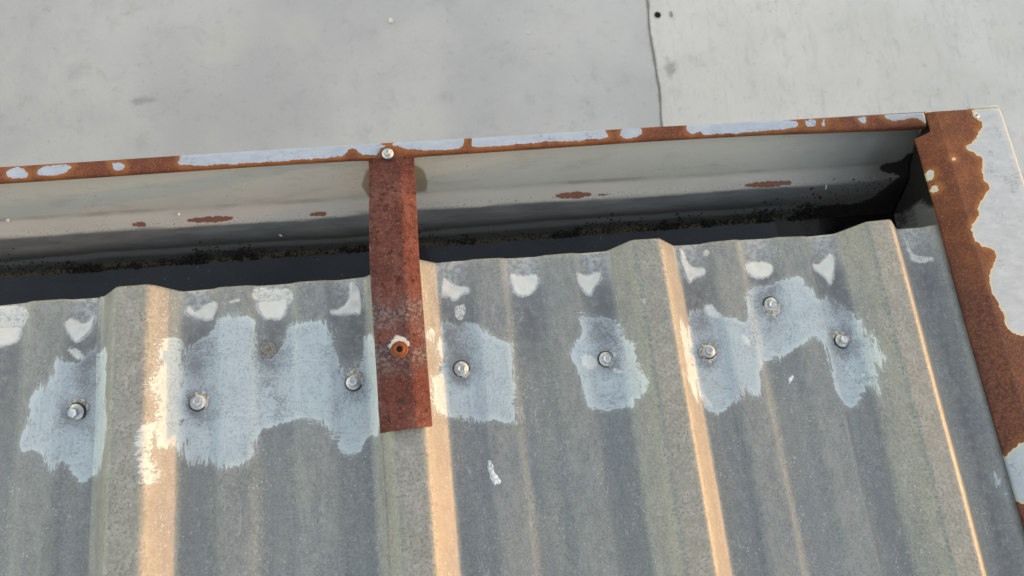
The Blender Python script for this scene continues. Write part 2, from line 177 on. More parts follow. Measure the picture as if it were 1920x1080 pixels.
def mat_roof():
    g = G('weathered_galvanised_steel', .5, .45)
    st = g.map(1, .16, 1); st2 = g.map(1, .22, 1)
    rib_ = g.attr('rib')
    n1 = g.noise(30, 4, .6, st); n2 = g.noise(7, 3); n3 = g.noise(420, 2, .6); n4 = g.noise(170, 3, .6, st)
    base = g.mix(g.ss(n1, .34, .66), (.152, .162, .166), (.182, .187, .181))
    base = g.mix(g.ss(n2, .42, .72, 0, .7), base, (.140, .157, .178))
    base = g.mix(g.ss(g.noise(18, 4, .65, g.map(1, .45, 1)), .50, .74, 0, .5), base, (.192, .198, .186))
    dk = g.mul(g.ss(g.noise(24, 4, .6, g.map(1, .14, 1)), .56, .74), g.ss(g.attr('rib'), .02, .10, 1, .2))
    base = g.mix(g.mul(dk, .6), base, (.104, .122, .142))
    base = g.mix(1.0, base, g.gray(g.lin(n4, .25, .75, .93, 1.07)), 'MULTIPLY')
    base = g.mix(1.0, base, g.gray(g.lin(n3, .32, .68, .76, 1.25)), 'MULTIPLY')
    base = g.mix(g.mul(g.mul(g.ss(g.noise(300, 3, .7, g.map(1, .6, 1)), .58, .68), g.ss(g.noise(19, 4, .65, g.map(1, .4, 1)), .40, .62)), .75), base, (.31, .32, .32))
    base = g.mix(1.0, base, g.gray(g.lin(g.noise(95, 5, .75), .30, .70, .86, 1.14)), 'MULTIPLY')
    ch = g.attr('chan')
    cn = g.noise(20, 4, .65, g.map(1, .16, 1))
    base = g.mix(g.mul(g.ss(ch, .35, 1.0), g.ss(cn, .34, .66, .0, .55)), base, (.120, .136, .154))
    rz = g.mul(g.ss(rib_, .06, .14), g.ss(rib_, .25, .35, 1, 0))
    base = g.mix(g.mul(rz, g.ss(g.noise(110, 5, .8, g.map(1, .4, 1)), .46, .62, .05, .75)), base, (.218, .220, .212))
    # bright mineral specks and small scratches
    sp = g.mul(g.ss(g.vor(200, 'F1'), .12, .26, 1, 0), g.ss(g.noise(26, 3), .50, .66))
    base = g.mix(g.mul(sp, .7), base, (.37, .38, .38))
    sc = g.mul(g.ss(g.noise(150, 2, .5, g.map(1, .25, 1, .5), 2.0), .62, .68), g.ss(g.noise(20, 2), .5, .65))
    base = g.mix(g.mul(sc, .45), base, (.32, .33, .33))
    # oxidised pitted skin on the high ribs
    rib = g.attr('rib')
    pit = g.mul(g.ss(g.noise(330, 2, .6), .53, .64), g.ss(g.noise(30, 2), .38, .56, .35, 1))
    ribc = g.mix(g.ss(g.noise(60, 3), .4, .65), (.178, .190, .182), (.225, .230, .220))
    ribc = g.mix(1.0, ribc, g.gray(g.lin(g.noise(260, 3, .7), .30, .70, .74, 1.24)), 'MULTIPLY')
    ribc = g.mix(g.mul(pit, .8), ribc, (.095, .105, .103))
    base = g.mix(g.ss(rib, .55, .95, 0, .92), base, ribc)
    # grime in the low channels below the eave
    gr = g.attr('grime')
    gm = g.mul(gr, g.ss(g.noise(75, 4, .65), .30, .62))
    base = g.mix(g.mul(gm, .8), base, (.088, .090, .102))
    pl = g.attr('pale')
    base = g.mix(g.mul(pl, g.ss(g.noise(150, 5, .8), .40, .58, .2, .95)), base, (.34, .345, .355))
    # pale blue coating brushed round the screws
    pd = g.attr('paint')
    low = g.mul(g.add(g.noise(55, 4, .6), -.5), 11.0)
    ca = g.map(1, .16, 1, .18); cb = g.map(.18, 1, 1, .6)
    sw = g.ss(g.noise(17, 2), .50, .56)
    sa = g.noise(330, 4, .75, ca, .6); sb = g.noise(330, 4, .75, cb, .6)
    strand = g.add(g.mul(sa, g.math('SUBTRACT', 1.0, sw)), g.mul(sb, sw))
    fr = g.ss(g.noise(26, 2), .42, .60, 2.0, 9.0)
    al = g.math('DIVIDE', g.add(pd, low), fr)
    pm = g.ss(g.add(al, g.mul(g.add(strand, -.5), 4.6)), -.30, .34)
    thin = g.mul(g.ss(g.add(pd, low), -7.0, 2.0), .16)
    pm = g.math('MAXIMUM', pm, thin)
    wear = g.ss(g.add(g.add(g.noise(380, 4, .8), g.mul(g.add(g.noise(40, 4), -.5), .65)), g.mul(gr, .22)), .54, .78, 0, .78)
    wear = g.mul(wear, g.ss(pd, .5, 4.0, .3, 1.0))
    pc = g.mix(g.noise(35, 4, .6), (.285, .346, .386), (.365, .418, .455))
    pc = g.mix(1.0, pc, g.gray(g.lin(strand, .3, .7, .84, 1.14)), 'MULTIPLY')
    pc = g.mix(g.mul(g.ss(g.noise(300, 2), .56, .64), .5), pc, (.19, .22, .26))
    pc = g.mix(g.mul(g.ss(pd, 1.0, 9.0, 1, 0), .7), pc, (.400, .452, .482))
    pc = g.mix(g.mul(g.ss(gr, .25, .9), .55), pc, (.205, .235, .275))
    base = g.mix(g.mul(pm, g.math('SUBTRACT', 1.0, wear)), base, pc)
    # thin cracked sealant film
    fd = g.attr('film')
    fm = g.ss(g.add(fd, g.mul(g.add(g.noise(140, 5, .7), -.5), 8.0)), -1.6, 1.6)
    crk = g.ss(g.vor(420, 'DISTANCE_TO_EDGE', g.map(1, .8, 1)), .02, .09, .35, 1)
    fm = g.mul(g.mul(fm, crk), g.ss(g.noise(190, 3), .33, .52, .35, 1))
    base = g.mix(g.mul(fm, .92), base, (.56, .56, .55))
    h = g.add(g.mul(g.noise(240, 3, .6), g.ss(rib, .5, .95, .18, .75)), g.mul(pm, .6))
    h = g.add(h, g.mul(fm, .4))
    return g.out(base, h, .0011, .55, g.lin(n3, .3, .7, .42, .60))

def mat_sealant():
    g = G('white_sealant', .6, .35)
    c = g.mix(g.noise(90, 4), (.45, .44, .435), (.56, .55, .54))
    c = g.mix(g.mul(g.ss(g.vor(260), .07, .14, 1, 0), g.ss(g.noise(40, 2), .5, .62)), c, (.06, .06, .06))
    c = g.mix(g.ss(g.attr('rim'), .0, 1.0, .45, 0), c, (.30, .31, .33))
    return g.out(c, g.noise(160, 4, .6, g.map(1, .5, 1)), .0012, .5)

def rust_nodes(g, scale=1.0, tint=1.0):
    c = g.mix(g.ss(g.noise(28 * scale, 4, .65), .35, .68), (.140 * tint, .038 * tint, .022 * tint), (.225 * tint, .064 * tint, .030 * tint))
    c = g.mix(g.mul(g.ss(g.noise(330 * scale, 3, .75), .46, .66), .75), c, (.06, .020, .014))
    c = g.mix(g.mul(g.ss(g.noise(520 * scale, 2, .6), .60, .70), .6), c, (.34, .14, .08))
    return c

def mat_strap():
    g = G('rusted_strap', .85, .10)
    c = g.mix(g.ss(g.noise(34, 4, .65, g.map(1, .5, 1)), .35, .65), (.088, .029, .024), (.128, .050, .044))
    dot = g.ss(g.vor(125, 'SMOOTH_F1'), .12, .40, 1, 0)
    c = g.mix(g.ss(g.noise(22, 4, .7), .48, .70, 0, .7), c, (.060, .026, .026))
    c = g.mix(1.0, c, g.gray(g.lin(g.noise(230, 3, .75), .30, .70, .66, 1.34)), 'MULTIPLY')
    dot = g.mul(dot, g.ss(g.noise(48, 2), .36, .58))
    c = g.mix(g.mul(dot, .8), c, (.045, .014, .012))
    c = g.mix(g.mul(g.ss(g.noise(420, 2, .6), .60, .70), .5), c, (.30, .16, .15))
    y = g.sep()[1]
    zone = g.mul(g.ss(y, -.150, -.112), g.ss(y, -.062, -.035, 1, 0))
    zm = g.mul(zone, g.ss(g.noise(42, 3, .6), .30, .62))
    zinc = g.mix(g.ss(g.noise(280, 3, .7), .42, .62), (.070, .038, .038), (.165, .135, .142))
    c = g.mix(g.mul(zm, .9), c, zinc)
    halo = g.attr('halo')
    c = g.mix(g.ss(g.add(halo, g.mul(g.add(g.noise(150, 4), -.5), .9)), .42, .60), c, (.50, .48, .46))
    h = g.add(g.mul(dot, .8), g.mul(g.noise(300, 3, .65), 1.3))
    return g.out(c, h, .0013, .8)

def mat_masked_rust(name, mask, paint_a, paint_b, rough, ragged=4.0, halo=True, invert=True, tint=1.0):
    g = G(name, rough, .3)
    d = g.attr(mask)
    e = g.add(d, g.add(g.mul(g.add(g.noise(190, 4, .65), -.5), min(ragged, 5.0)), g.mul(g.add(g.noise(60, 3, .6), -.5), ragged)))
    pm = g.ss(e, -.2, .35)
    r = rust_nodes(g, 1.0, tint)
    r = g.mix(g.mul(g.ss(g.noise(16, 4, .65), .50, .68), .4), r, (.230, .078, .028))
    r = g.mix(g.mul(g.ss(e, -9, -1, 0, .8), g.ss(g.noise(60, 3), .35, .55, .45, 1)), r, (.250, .088, .030))
    if halo: r = g.mix(g.ss(g.sep()[1], -.02, -.14, 0, .6), r, g.mix(g.ss(g.noise(260, 3, .75), .36, .64), (.045, .016, .013), (.150, .052, .036)))
    p = g.mix(g.noise(40, 3), paint_a, paint_b)
    bl = g.mul(g.ss(g.noise(38, 3, .6), .54, .68), g.ss(g.noise(330, 4, .7, g.map(.6, 1.4, 1)), .50, .58))
    p = g.mix(g.mul(bl, .8), p, (.13, .155, .20))
    p = g.mix(1.0, p, g.gray(g.lin(g.noise(70, 5, .75, g.map(.6, 1.3, 1)), .3, .7, .86, 1.12)), 'MULTIPLY')
    if halo:
        p = g.mix(g.mul(g.ss(e, .2, 4.0, 1, 0), .75), p, (.48, .38, .22))
    c = g.mix(pm, r, p)
    h = g.add(g.mul(pm, .6), g.mul(g.noise(380, 3, .65), g.ss(pm, 0, 1, .8, .05)))
    return g.out(c, h, .0009, .6, g.ss(pm, 0, 1, .8, rough))

def mat_trough():
    g = G('gutter_enamel', .5, .4)
    y = g.sep()[1]; z = g.sep()[2]
    c = g.mix(g.noise(12, 4), (.285, .285, .262), (.345, .338, .305))
    c = g.mix(g.ss(g.noise(60, 4, .65, g.map(.25, 1, 1)), .50, .75, 0, .5), c, (.22, .215, .195))
    led = g.ss(z, -.074, -.070, 1, 0)
    c = g.mix(g.mul(led, .8), c, g.mix(g.noise(40, 4, .6, g.map(.3, 1, 1)), (.30, .278, .250), (.405, .378, .346)))
    cr = g.mul(g.ss(z, -.0735, -.0720), g.ss(z, -.0700, -.0680, 1, 0))
    c = g.mix(g.mul(cr, g.ss(g.noise(30, 3, .6, g.map(.4, 1, 1)), .40, .68, .05, .55)), c, (.16, .14, .115))
    # tide-line dirt on the lower wall, darkest at the water
    zz = g.add(z, g.mul(g.add(g.noise(26, 4, .6, g.map(.25, 1, 1)), -.5), .012))
    low = g.ss(zz, -.083, -.0795, 1, 0)
    dirt = g.mix(g.ss(g.noise(60, 5, .65, g.map(.2, 1, 1)), .35, .65), (.085, .093, .100), (.128, .137, .143))
    c = g.mix(low, c, dirt)
    c = g.mix(g.ss(zz, -.108, -.092, 1, 0), c, (.036, .038, .038))
    tide = g.mul(g.ss(zz, -.119, -.113), g.ss(zz, -.110, -.106, 1, 0))
    c = g.mix(g.mul(tide, .7), c, (.11, .12, .125))
    c = g.mix(g.ss(zz, -.128, -.123, 1, 0), c, (.105, .080, .048))
    pk = g.mul(g.ss(g.noise(420, 3, .7), .60, .66), g.ss(g.noise(14, 2), .48, .62))
    c = g.mix(g.mul(pk, .55), c, (.12, .12, .12))
    c = g.mix(g.mul(g.ss(g.noise(500, 2), .63, .68), g.mul(g.ss(z, -.0825, -.0805), g.ss(z, -.0785, -.0765, 1, 0))), c, (.08, .075, .07))
    rn = g.mul(g.add(g.noise(110, 5, .7), -.5), 8.0)
    c = g.mix(g.ss(g.add(g.attr('rust'), rn), -.2, .5), c, g.mix(g.noise(240, 3), (.115, .034, .020), (.205, .066, .036)))
    c = g.mix(g.ss(g.add(g.attr('stain'), g.mul(rn, .5)), -1.2, 3.0, 0, .85), c, g.mix(g.noise(30, 3), (.10, .066, .036), (.15, .11, .07)))
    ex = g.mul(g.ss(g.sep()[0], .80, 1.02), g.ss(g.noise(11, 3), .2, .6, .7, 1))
    c = g.mix(g.mul(ex, .75), c, (.085, .092, .098))  # darker towards the capped end: dirt plus the trim's shade painted in
    md = g.add(g.attr('mold_shade'), g.mul(g.add(g.noise(45, 5, .65), -.5), 16.0))
    c = g.mix(g.ss(md, -34.0, -2.0, 0, .55), c, (.075, .07, .058))  # wide soft fringe paints the corner's shade round the black growth
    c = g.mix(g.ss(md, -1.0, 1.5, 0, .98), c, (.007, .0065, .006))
    return g.out(c, g.add(g.noise(140, 3), g.mul(g.noise(20, 2, .5, g.map(.3, 1, 1)), 1.5)), .0012, .25, .5)

def mat_concrete(name, a, b, warm, seed):
    g = G(name, .85, .25)
    co = g.map(1, 1, 1); 
    n = g.noise(1.1 + .05 * seed, 5, .6)
    c = g.mix(g.ss(n, .33, .68), a, b)
    c = g.mix(g.ss(g.noise(6.5, 6, .72), .50, .72, 0, .30), c, (.32, .31, .295))
    c = g.mix(g.ss(g.noise(26, 4, .7), .58, .72, 0, .28), c, (.26, .255, .25))
    c = g.mix(g.ss(g.noise(2.3, 4, .6), .5, .75, 0, .5), c, warm)
    if seed == 2:
        bm = g.noise(14, 5, .65, g.map(1, .30, 1, .55), .6)
        c = g.mix(g.ss(bm, .50, .68, 0, .22), c, (.34, .333, .315))
        bm2 = g.noise(30, 3, .6, g.map(1, .25, 1, .7), 1.0)
        c = g.mix(g.ss(bm2, .60, .70, 0, .22), c, (.25, .245, .235))
    else:
        c = g.mix(g.ss(g.noise(5, 4, .65, None, .4), .56, .72, 0, .28), c, (.24, .245, .25))
        c = g.mix(g.ss(g.noise(3.1, 5, .7), .58, .70, 0, .35), c, (.30, .29, .27))
    spk = g.mul(g.ss(g.vor(13), .04, .08, 1, 0), g.ss(g.noise(2.0, 2), .50, .62))
    c = g.mix(g.mul(spk, .55), c, (.16, .16, .165))
    c = g.mix(1.0, c, g.gray(g.lin(g.noise(160, 3, .7), .3, .7, .93, 1.07)), 'MULTIPLY')
    c = g.mix(g.ss(g.add(g.attr('stain'), g.mul(g.add(g.noise(14, 5, .7), -.5), 160)), -30, 40, 0, .55), c, (.165, .16, .165))
    e = g.add(g.attr('edge'), g.mul(g.add(g.noise(11, 4, .7), -.5), 34))
    c = g.mix(g.ss(e, 0, 16, .7, 0), c, (.16, .145, .12))
    return g.out(c, g.noise(45, 5, .7), .004, .35)

def mat_simple(name, col, rough=.5, metal=0.0, spec=.5, var=.25, scale=200, bump=0.0):
    g = G(name, rough, spec, metal)
    c = g.mix(1.0, col, g.gray(g.lin(g.noise(scale, 3), .3, .7, 1 - var, 1 + var)), 'MULTIPLY')
    return g.out(c, g.noise(scale * 2, 3) if bump else None, bump or .001, .5)

# ------------------------------------------------------------------ object helpers
def empty(name, loc=(0, 0, 0), rot=(0, 0, 0)):
    o = bpy.data.objects.new(name, None); COL.objects.link(o)
    o.location = loc; o.rotation_euler = rot; o.empty_display_size = .05
    return o
def tag(o, label=None, cat=None, group=None, kind=None):
    for k, v in (('label', label), ('category', cat), ('group', group), ('kind', kind)):
        if v: o[k] = v
    return o
def link(name, me, mat, parent=None, smooth=True):
    if mat and not me.materials: me.materials.append(mat)
    if smooth:
        me.polygons.foreach_set('use_smooth', [True] * len(me.polygons))
    o = bpy.data.objects.new(name, me); COL.objects.link(o)
    if parent: o.parent = parent
    return o
def pyd(name, v, f, mat, parent=None, smooth=True, attrs=None):
    me = bpy.data.meshes.new(name)
    me.from_pydata([tuple(map(float, p)) for p in v], [], [tuple(map(int, q)) for q in f])
    me.update()
    for k, a in (attrs or {}).items():
        at = me.attributes.new(k, 'FLOAT', 'POINT'); at.data.foreach_set('value', np.asarray(a, np.float32).ravel())
    return link(name, me, mat, parent, smooth)
def grid_faces(nu, nv):
    i = np.arange(nu - 1)[:, None] * nv + np.arange(nv - 1)[None, :]
    i = i.ravel()
    return np.stack([i, i + nv, i + nv + 1, i + 1], 1)
def solid(o, t, off=-1.0):
    m = o.modifiers.new('thickness', 'SOLIDIFY'); m.thickness = t; m.offset = off; return o
def bm_obj(name, bm, mat, parent=None, smooth=False):
    me = bpy.data.meshes.new(name); bm.normal_update(); bm.to_mesh(me); bm.free()
    return link(name, me, mat, parent, smooth)
def lathe(bm, prof_rz, n=24, M=None, cap_top=True):
    rings = []
    for r, z in prof_rz:
        rings.append([bm.verts.new((M or Matrix()) @ Vector((r * math.cos(2 * math.pi * k / n), r * math.sin(2 * math.pi * k / n), z))) for k in range(n)])
    for a, b in zip(rings, rings[1:]):
        for k in range(n): bm.faces.new((a[k], a[(k + 1) % n], b[(k + 1) % n], b[k]))
    if cap_top: bm.faces.new(rings[-1])
    return rings
def box(bm, lo, hi):
    vs = [bm.verts.new((x, y, z)) for x in (lo[0], hi[0]) for y in (lo[1], hi[1]) for z in (lo[2], hi[2])]
    for f in ((0, 1, 3, 2), (4, 6, 7, 5), (0, 4, 5, 1), (2, 3, 7, 6), (0, 2, 6, 4), (1, 5, 7, 3)):
        bm.faces.new([vs[i] for i in f])

# ------------------------------------------------------------------ ground: concrete yard of poured slabs
GZ0 = -2.6
ground = tag(pyd('ground', [(-400, -400, GZ0 - .012), (400, -400, GZ0 - .012), (400, 400, GZ0 - .012), (-400, 400, GZ0 - .012)], [(0, 1, 2, 3)],
                 mat_simple('joint_dirt', (.055, .048, .038), .95, 0, .1, .3, 30), None, False), kind='structure')
jx = [(-1e3, 1.612), (-2.0, 1.610), (.9, 1.608), (D['gnd']['j3'][1], D['gnd']['j3'][0]), (D['gnd']['j2'][1], D['gnd']['j2'][0]), (D['gnd']['j1'][1], D['gnd']['j1'][0]), (D['gnd']['j0'][1], D['gnd']['j0'][0]), (2.4, 1.622), (1e3, 1.615)]
def joint(y):
    w = .006 * np.sin(y * 9.0) + .004 * np.sin(y * 23 + 1)
    return np.interp(y, [p[0] for p in jx], [p[1] for p in jx]) + w * .6
M_SLAB_L = mat_concrete('concrete_cool', (.380, .374, .382), (.458, .446, .446), (.435, .41, .385), 1)
M_SLAB_R = mat_concrete('concrete_warm', (.495, .475, .460), (.568, .545, .530), (.52, .490, .462), 2)
def slab(x0, x1, y0, y1, mat, jl=False, jr=False):
    nx, ny = 60, 90
    u = np.linspace(0, 1, nx); v = np.linspace(0, 1, ny)
    U, V = np.meshgrid(u, v, indexing='ij')
    Y = y0 + (y1 - y0) * V
    L = joint(Y) + .0020 if jl else np.full_like(Y, x0)
    Rr = joint(Y) - .0016 if jr else np.full_like(Y, x1)
    X = L + (Rr - L) * U
    e = np.minimum(np.minimum(X - L, Rr - X), np.minimum(Y - y0, y1 - Y)) * 1000
    e = np.minimum(e, 400)
    Z = np.full_like(X, GZ0) - np.clip(1 - e / 6, 0, 1) * .004
    sx, sy = D['gnd']['stain']
    st = -np.hypot((X - sx) * 1.6, (Y - sy) * .8) * 1000 + 60
    for key, r, kx in (('s1', 60, .9), ('s3', 80, .7)):
        qx, qy = D['gnd'][key]; st = np.maximum(st, -np.hypot((X - qx) * kx, (Y - qy) * 1.8) * 1000 + r - 40)
    v_ = np.stack([X.ravel(), Y.ravel(), Z.ravel()], 1)
    o = pyd('concrete_slab', v_, grid_faces(nx, ny), mat, ground, True, dict(edge=e, stain=st))
    return o
ys = [-4.6, -.055, 4.6]
slab_l = slab(-2.9, 0, .0, 4.6, M_SLAB_L, jr=True)
slab_l['label'] = 'cool grey concrete slab left of the dark joint'
slab_r = slab(0, 6.1, -.5, 4.6, M_SLAB_R, jl=True)
slab_r['label'] = 'paler warm grey concrete slab with broom marks right of the dark joint'
slab(-7.4, -2.91, .0, 4.6, M_SLAB_L); slab(6.11, 9.0, -.5, 4.6, M_SLAB_R)
slab(-2.9, 0, 4.61, 9.2, M_SLAB_R, jr=True); slab(0, 6.1, 4.61, 9.2, M_SLAB_L, jl=True)
slab(-7.4, -2.91, 4.61, 9.2, M_SLAB_L); slab(6.11, 9.0, 4.61, 9.2, M_SLAB_L); slab(1.2, 6.1, -5.1, -.51, M_SLAB_R)
bm = bmesh.new(); hx, hy = D['gnd']['hole'][:2]
lathe(bm, [(.019, .002), (.017, .003), (.012, .0025)], 14, Matrix.Translation((hx, hy, GZ0)))
bm_obj('anchor_hole', bm, mat_simple('dark_hole', (.012, .012, .012), .9, 0, .1), slab_r)

def pebble(loc, r, mat, label, sq=(1, .8, .6)):
    bm = bmesh.new(); bmesh.ops.create_icosphere(bm, subdivisions=2, radius=r)
    for v in bm.verts:
        v.co = Vector((v.co.x * sq[0], v.co.y * sq[1], v.co.z * sq[2])) * (1 + rnd.uniform(-.12, .12))
    o = bm_obj('pebble', bm, mat, None, True); o.location = (loc[0], loc[1], GZ0 + r * sq[2] * .75)
    return tag(o, label, 'pebble', 'pebbles on the concrete')
M_PB = mat_simple('white_stone', (.62, .61, .58), .8, 0, .3); M_PB2 = mat_simple('grey_stone', (.20, .215, .235), .8, 0, .3)
pebble(D['gnd']['pebble'], .014, M_PB, 'white pebble alone on the left concrete slab above the gutter strap', (.8, 1.1, .7))
pebble(D['gnd']['stone'], .013, M_PB2, 'blue grey pebble next to the dark anchor hole', (.7, 1.4, .4))
pebble(D['gnd']['p2'], .007, M_PB, 'tiny pale pebble between the white pebble and the slab joint', (1, .8, .6))
pebble(D['gnd']['p3'], .010, M_PB, 'pale pebble on the right slab near the top right corner', (1, .8, .6))

# ------------------------------------------------------------------ the shed under the roof
shed = tag(empty('shed', (0, -.06, GZ0)), 'painted shed wall carrying the metal roof and gutter', 'building')
M_WALL = mat_simple('painted_wall', (.36, .35, .32), .8, 0, .3, .1, 20)
bm = bmesh.new(); box(bm, (-6.0, -.10, .0), (1.045, .015, 2.575)); bm_obj('wall', bm, M_WALL, shed)
bm = bmesh.new(); box(bm, (1.05, -5.0, .0), (1.11, .015, 2.585)); bm_obj('wall', bm, M_WALL, shed)
bm = bmesh.new(); box(bm, (-6.0, -.16, 2.48), (1.045, -.104, 2.592)); bm_obj('purlin', bm, mat_simple('steel_purlin', (.2, .19, .18)), shed)

# ------------------------------------------------------------------ corrugated roof
roof = tag(empty('metal_roof', (0, 0, 0), (-TH, 0, 0)), 'weathered galvanised ribbed metal roof patched with pale blue coating', 'roof')
M_ROOF = mat_roof(); M_SEAL = mat_sealant()
EX = np.array([p[0] for p in D['eave']]); EY = np.array([p[1] for p in D['eave']])
def eave_off(X, lo, hi):
    m = (EX >= lo) & (EX <= hi)
    y = np.interp(X, EX[m], EY[m])
    return y
def low_channel(X):
    m = X % PITCH
    o = np.zeros_like(X)
    for c in (.062, .1524, .243): o = np.maximum(o, np.clip(1.15 - np.abs(m - c) / .026, 0, 1))
    return o
def dent(X, Y):
    # pans pressed a little where the closures sit, fading up the slope
    return -.0030 * np.clip(low_channel(X), 0, 1) * np.exp(-((Y + .028) / .020) ** 2) + .0006 * np.sin(X * 41 + Y * 7) * np.sin(Y * 19 + X * 5)
def roof_z(X, Y, lift=.0): return prof(X) + dent(X, Y) + lift
def sheet(x0, x1, lo, hi, lift, edge_lift):
    xs = np.concatenate([np.arange(x0, x1, .0026), [x1]])
    s = np.concatenate([np.arange(0, .50, .003), np.arange(.50, 1.6, .03)])
    X, Sg = np.meshgrid(xs, s, indexing='ij')
    off = eave_off(X, lo, hi)
    Y = -Sg + off * np.exp(-Sg / .09)
    Z = roof_z(X, Y, lift) + edge_lift * np.exp(-(X - x0) / .010) * (.25 + np.exp(-((Sg - .05) / .055) ** 2))
    Z = Z - .0018 * np.exp(-Sg / .004)
    grime = low_channel(X) * np.exp(-((Y + .075) / .075) ** 2) * (prof(X) < .003)
    for i, (sx, sy) in enumerate(D['screws']):
        grime = np.maximum(grime, 1.15 * np.exp(-(((X - sx) / .017) ** 2 + ((Y - sy) / .026) ** 2)))
    grime = np.maximum(grime, .9 * np.exp(-((X - .978 - .01 * Sg) / .011) ** 2) * np.clip((Sg - .05) / .1, 0, 1))
    a = dict(paint=sdf(X, Y, D['paint']), film=np.maximum(sdf(X, Y, D['film']), sdf(X, Y, D['dabs']) + 1.2), rib=prof(X) / H, grime=grime, chan=low_channel(X) * (prof(X) < .002) * np.where(X > .945, .25, 1.0), pale=low_channel(X) ** .7 * np.exp(-(Sg / .040) ** 4) * (prof(X) < .003))
    v = np.stack([X.ravel(), Y.ravel(), Z.ravel()], 1)
    o = pyd('roof_sheet', v, grid_faces(*X.shape)[:, ::-1], M_ROOF, roof, True, a)
    solid(o, .0007, -1)
    return o
RB1 = -(T + RN) - .003; RB2 = PITCH - (T + RN) + .012
sheet(-1.1, .0, -1, -.02, .0, .0)
sheet(RB1, .30, -.05, .27, .0009, .0042)
sheet(RB2, 1.075, .28, 2, .0018, .0006)
def lift_of(X): return np.where(X > RB2, .0018, np.where(X > RB1, .0009, 0.0))

def patch(name, poly, mat, thick, step=.0011, rag=.7, parent=roof):
    P = np.array(poly); lo = P.min(0) - .004; hi = P.max(0) + .004
    xs = np.arange(lo[0], hi[0], step); yy = np.arange(lo[1], hi[1], step)
    X, Y = np.meshgrid(xs, yy, indexing='ij')
    d = sdf(X, Y, [poly]).reshape(X.shape)
    ph = rnd.uniform(0, 9)
    d = d + rag * (np.sin(X * 900 + ph + 2 * np.sin(Y * 500)) + np.sin(Y * 1300 + ph * 2 + 2 * np.sin(X * 420))) * .5
    k = np.clip(d / 2.2, -1, 1); hgt = np.where(k > 0, np.sqrt(np.clip(1 - (1 - k) ** 2, 0, 1)), k)
    lump = 1 + .35 * np.sin(X * 260 + ph) * np.sin(Y * 310 + ph)
    Z = roof_z(X, Y) + lift_of(X) + hgt * thick * lump
    f = grid_faces(*X.shape); keep = (d.ravel()[f] > -1.3).any(1); f = f[keep]
    used, inv = np.unique(f, return_inverse=True); f = inv.reshape(f.shape)
    v = np.stack([X.ravel(), Y.ravel(), Z.ravel()], 1)[used]
    return pyd(name, v, f, mat, parent, True, dict(rim=np.clip(d.ravel()[used] / 1.6, 0, 1)))
for poly in D['dabs']: patch('sealant_dab', poly, M_SEAL, .0017)
M_FLAKE = G('cracked_white_paint', .55, .4)
ck = M_FLAKE.ss(M_FLAKE.vor(210, 'DISTANCE_TO_EDGE'), .02, .07)
M_FLAKE = M_FLAKE.out(M_FLAKE.mix(ck, (.16, .17, .18), (.60, .615, .64)), ck, .0008, .5)
for poly in D['flakes']: patch('paint_flake', poly, M_FLAKE, .0007, .0008, .4)

# screws: flange, hexagonal head and rubber washer
M_ZN = mat_simple('zinc_plated', (.40, .43, .47), .36, .8, .5, .12, 300)
M_ZN2 = mat_simple('zinc_dull', (.36, .37, .38), .45, .7, .5, .25, 260)
M_RUB = mat_simple('black_rubber', (.022, .022, .024), .7, 0, .3)
M_OLD = mat_simple('rusty_screw', (.20, .175, .16), .6, .2, .5, .5, 500, .002)
M_RUST = G('rust_bright', .8, .3); M_RUST = M_RUST.out(M_RUST.mix(M_RUST.noise(300, 4), (.085, .024, .012), (.27, .078, .028)), M_RUST.noise(420, 3), .0008, .7)
def hexprism(bm, af, h, z0, ch=.0009):
    R_ = af / math.sqrt(3)
    rings = []
    for r, z in ((R_, z0), (R_, z0 + h - ch), (R_ * .84, z0 + h), (R_ * .62, z0 + h - .0003), (R_ * .50, z0 + h - .0009)):
        n = 6
        rings.append([bm.verts.new((r * math.cos(math.pi / 3 * k), r * math.sin(math.pi / 3 * k), z)) for k in range(n)])
    for a, b in zip(rings, rings[1:]):
        for k in range(6): bm.faces.new((a[k], a[(k + 1) % 6], b[(k + 1) % 6], b[k]))
    bm.faces.new(rings[-1])
def make_screw(parent, name='roof_screw'):
    bm = bmesh.new()
    lathe(bm, [(.0086, .0012), (.0089, .0021), (.0084, .0028), (.0066, .0033), (.0060, .0040)], 28)
    s = bm_obj(name, bm, M_ZN2, parent, True)
    bm = bmesh.new(); hexprism(bm, .0094, .0052, .0040); bm_obj('hex_head', bm, M_ZN, s)
    bm = bmesh.new(); lathe(bm, [(.0094, -.0014), (.0103, .0002), (.0099, .0014), (.006, .0016)], 28); bm_obj('rubber_washer', bm, M_RUB, s, True)
    return s
def copy_tree(o, parent):
    c = o.copy(); COL.objects.link(c); c.parent = parent
    for ch in [x for x in bpy.data.objects if x.parent == o]:
        d = ch.copy(); COL.objects.link(d); d.parent = c
    return c
proto = None
tilts = [(-.18, -.24), (.12, .08), (0, 0), (.10, .12), (.03, -.06), (-.10, .05), (-.12, .10), (.18, .12), (.10, -.08)]
sizes = [1.06, 1.0, 1, 1.0, 1.0, 1.0, .92, .98, .98]
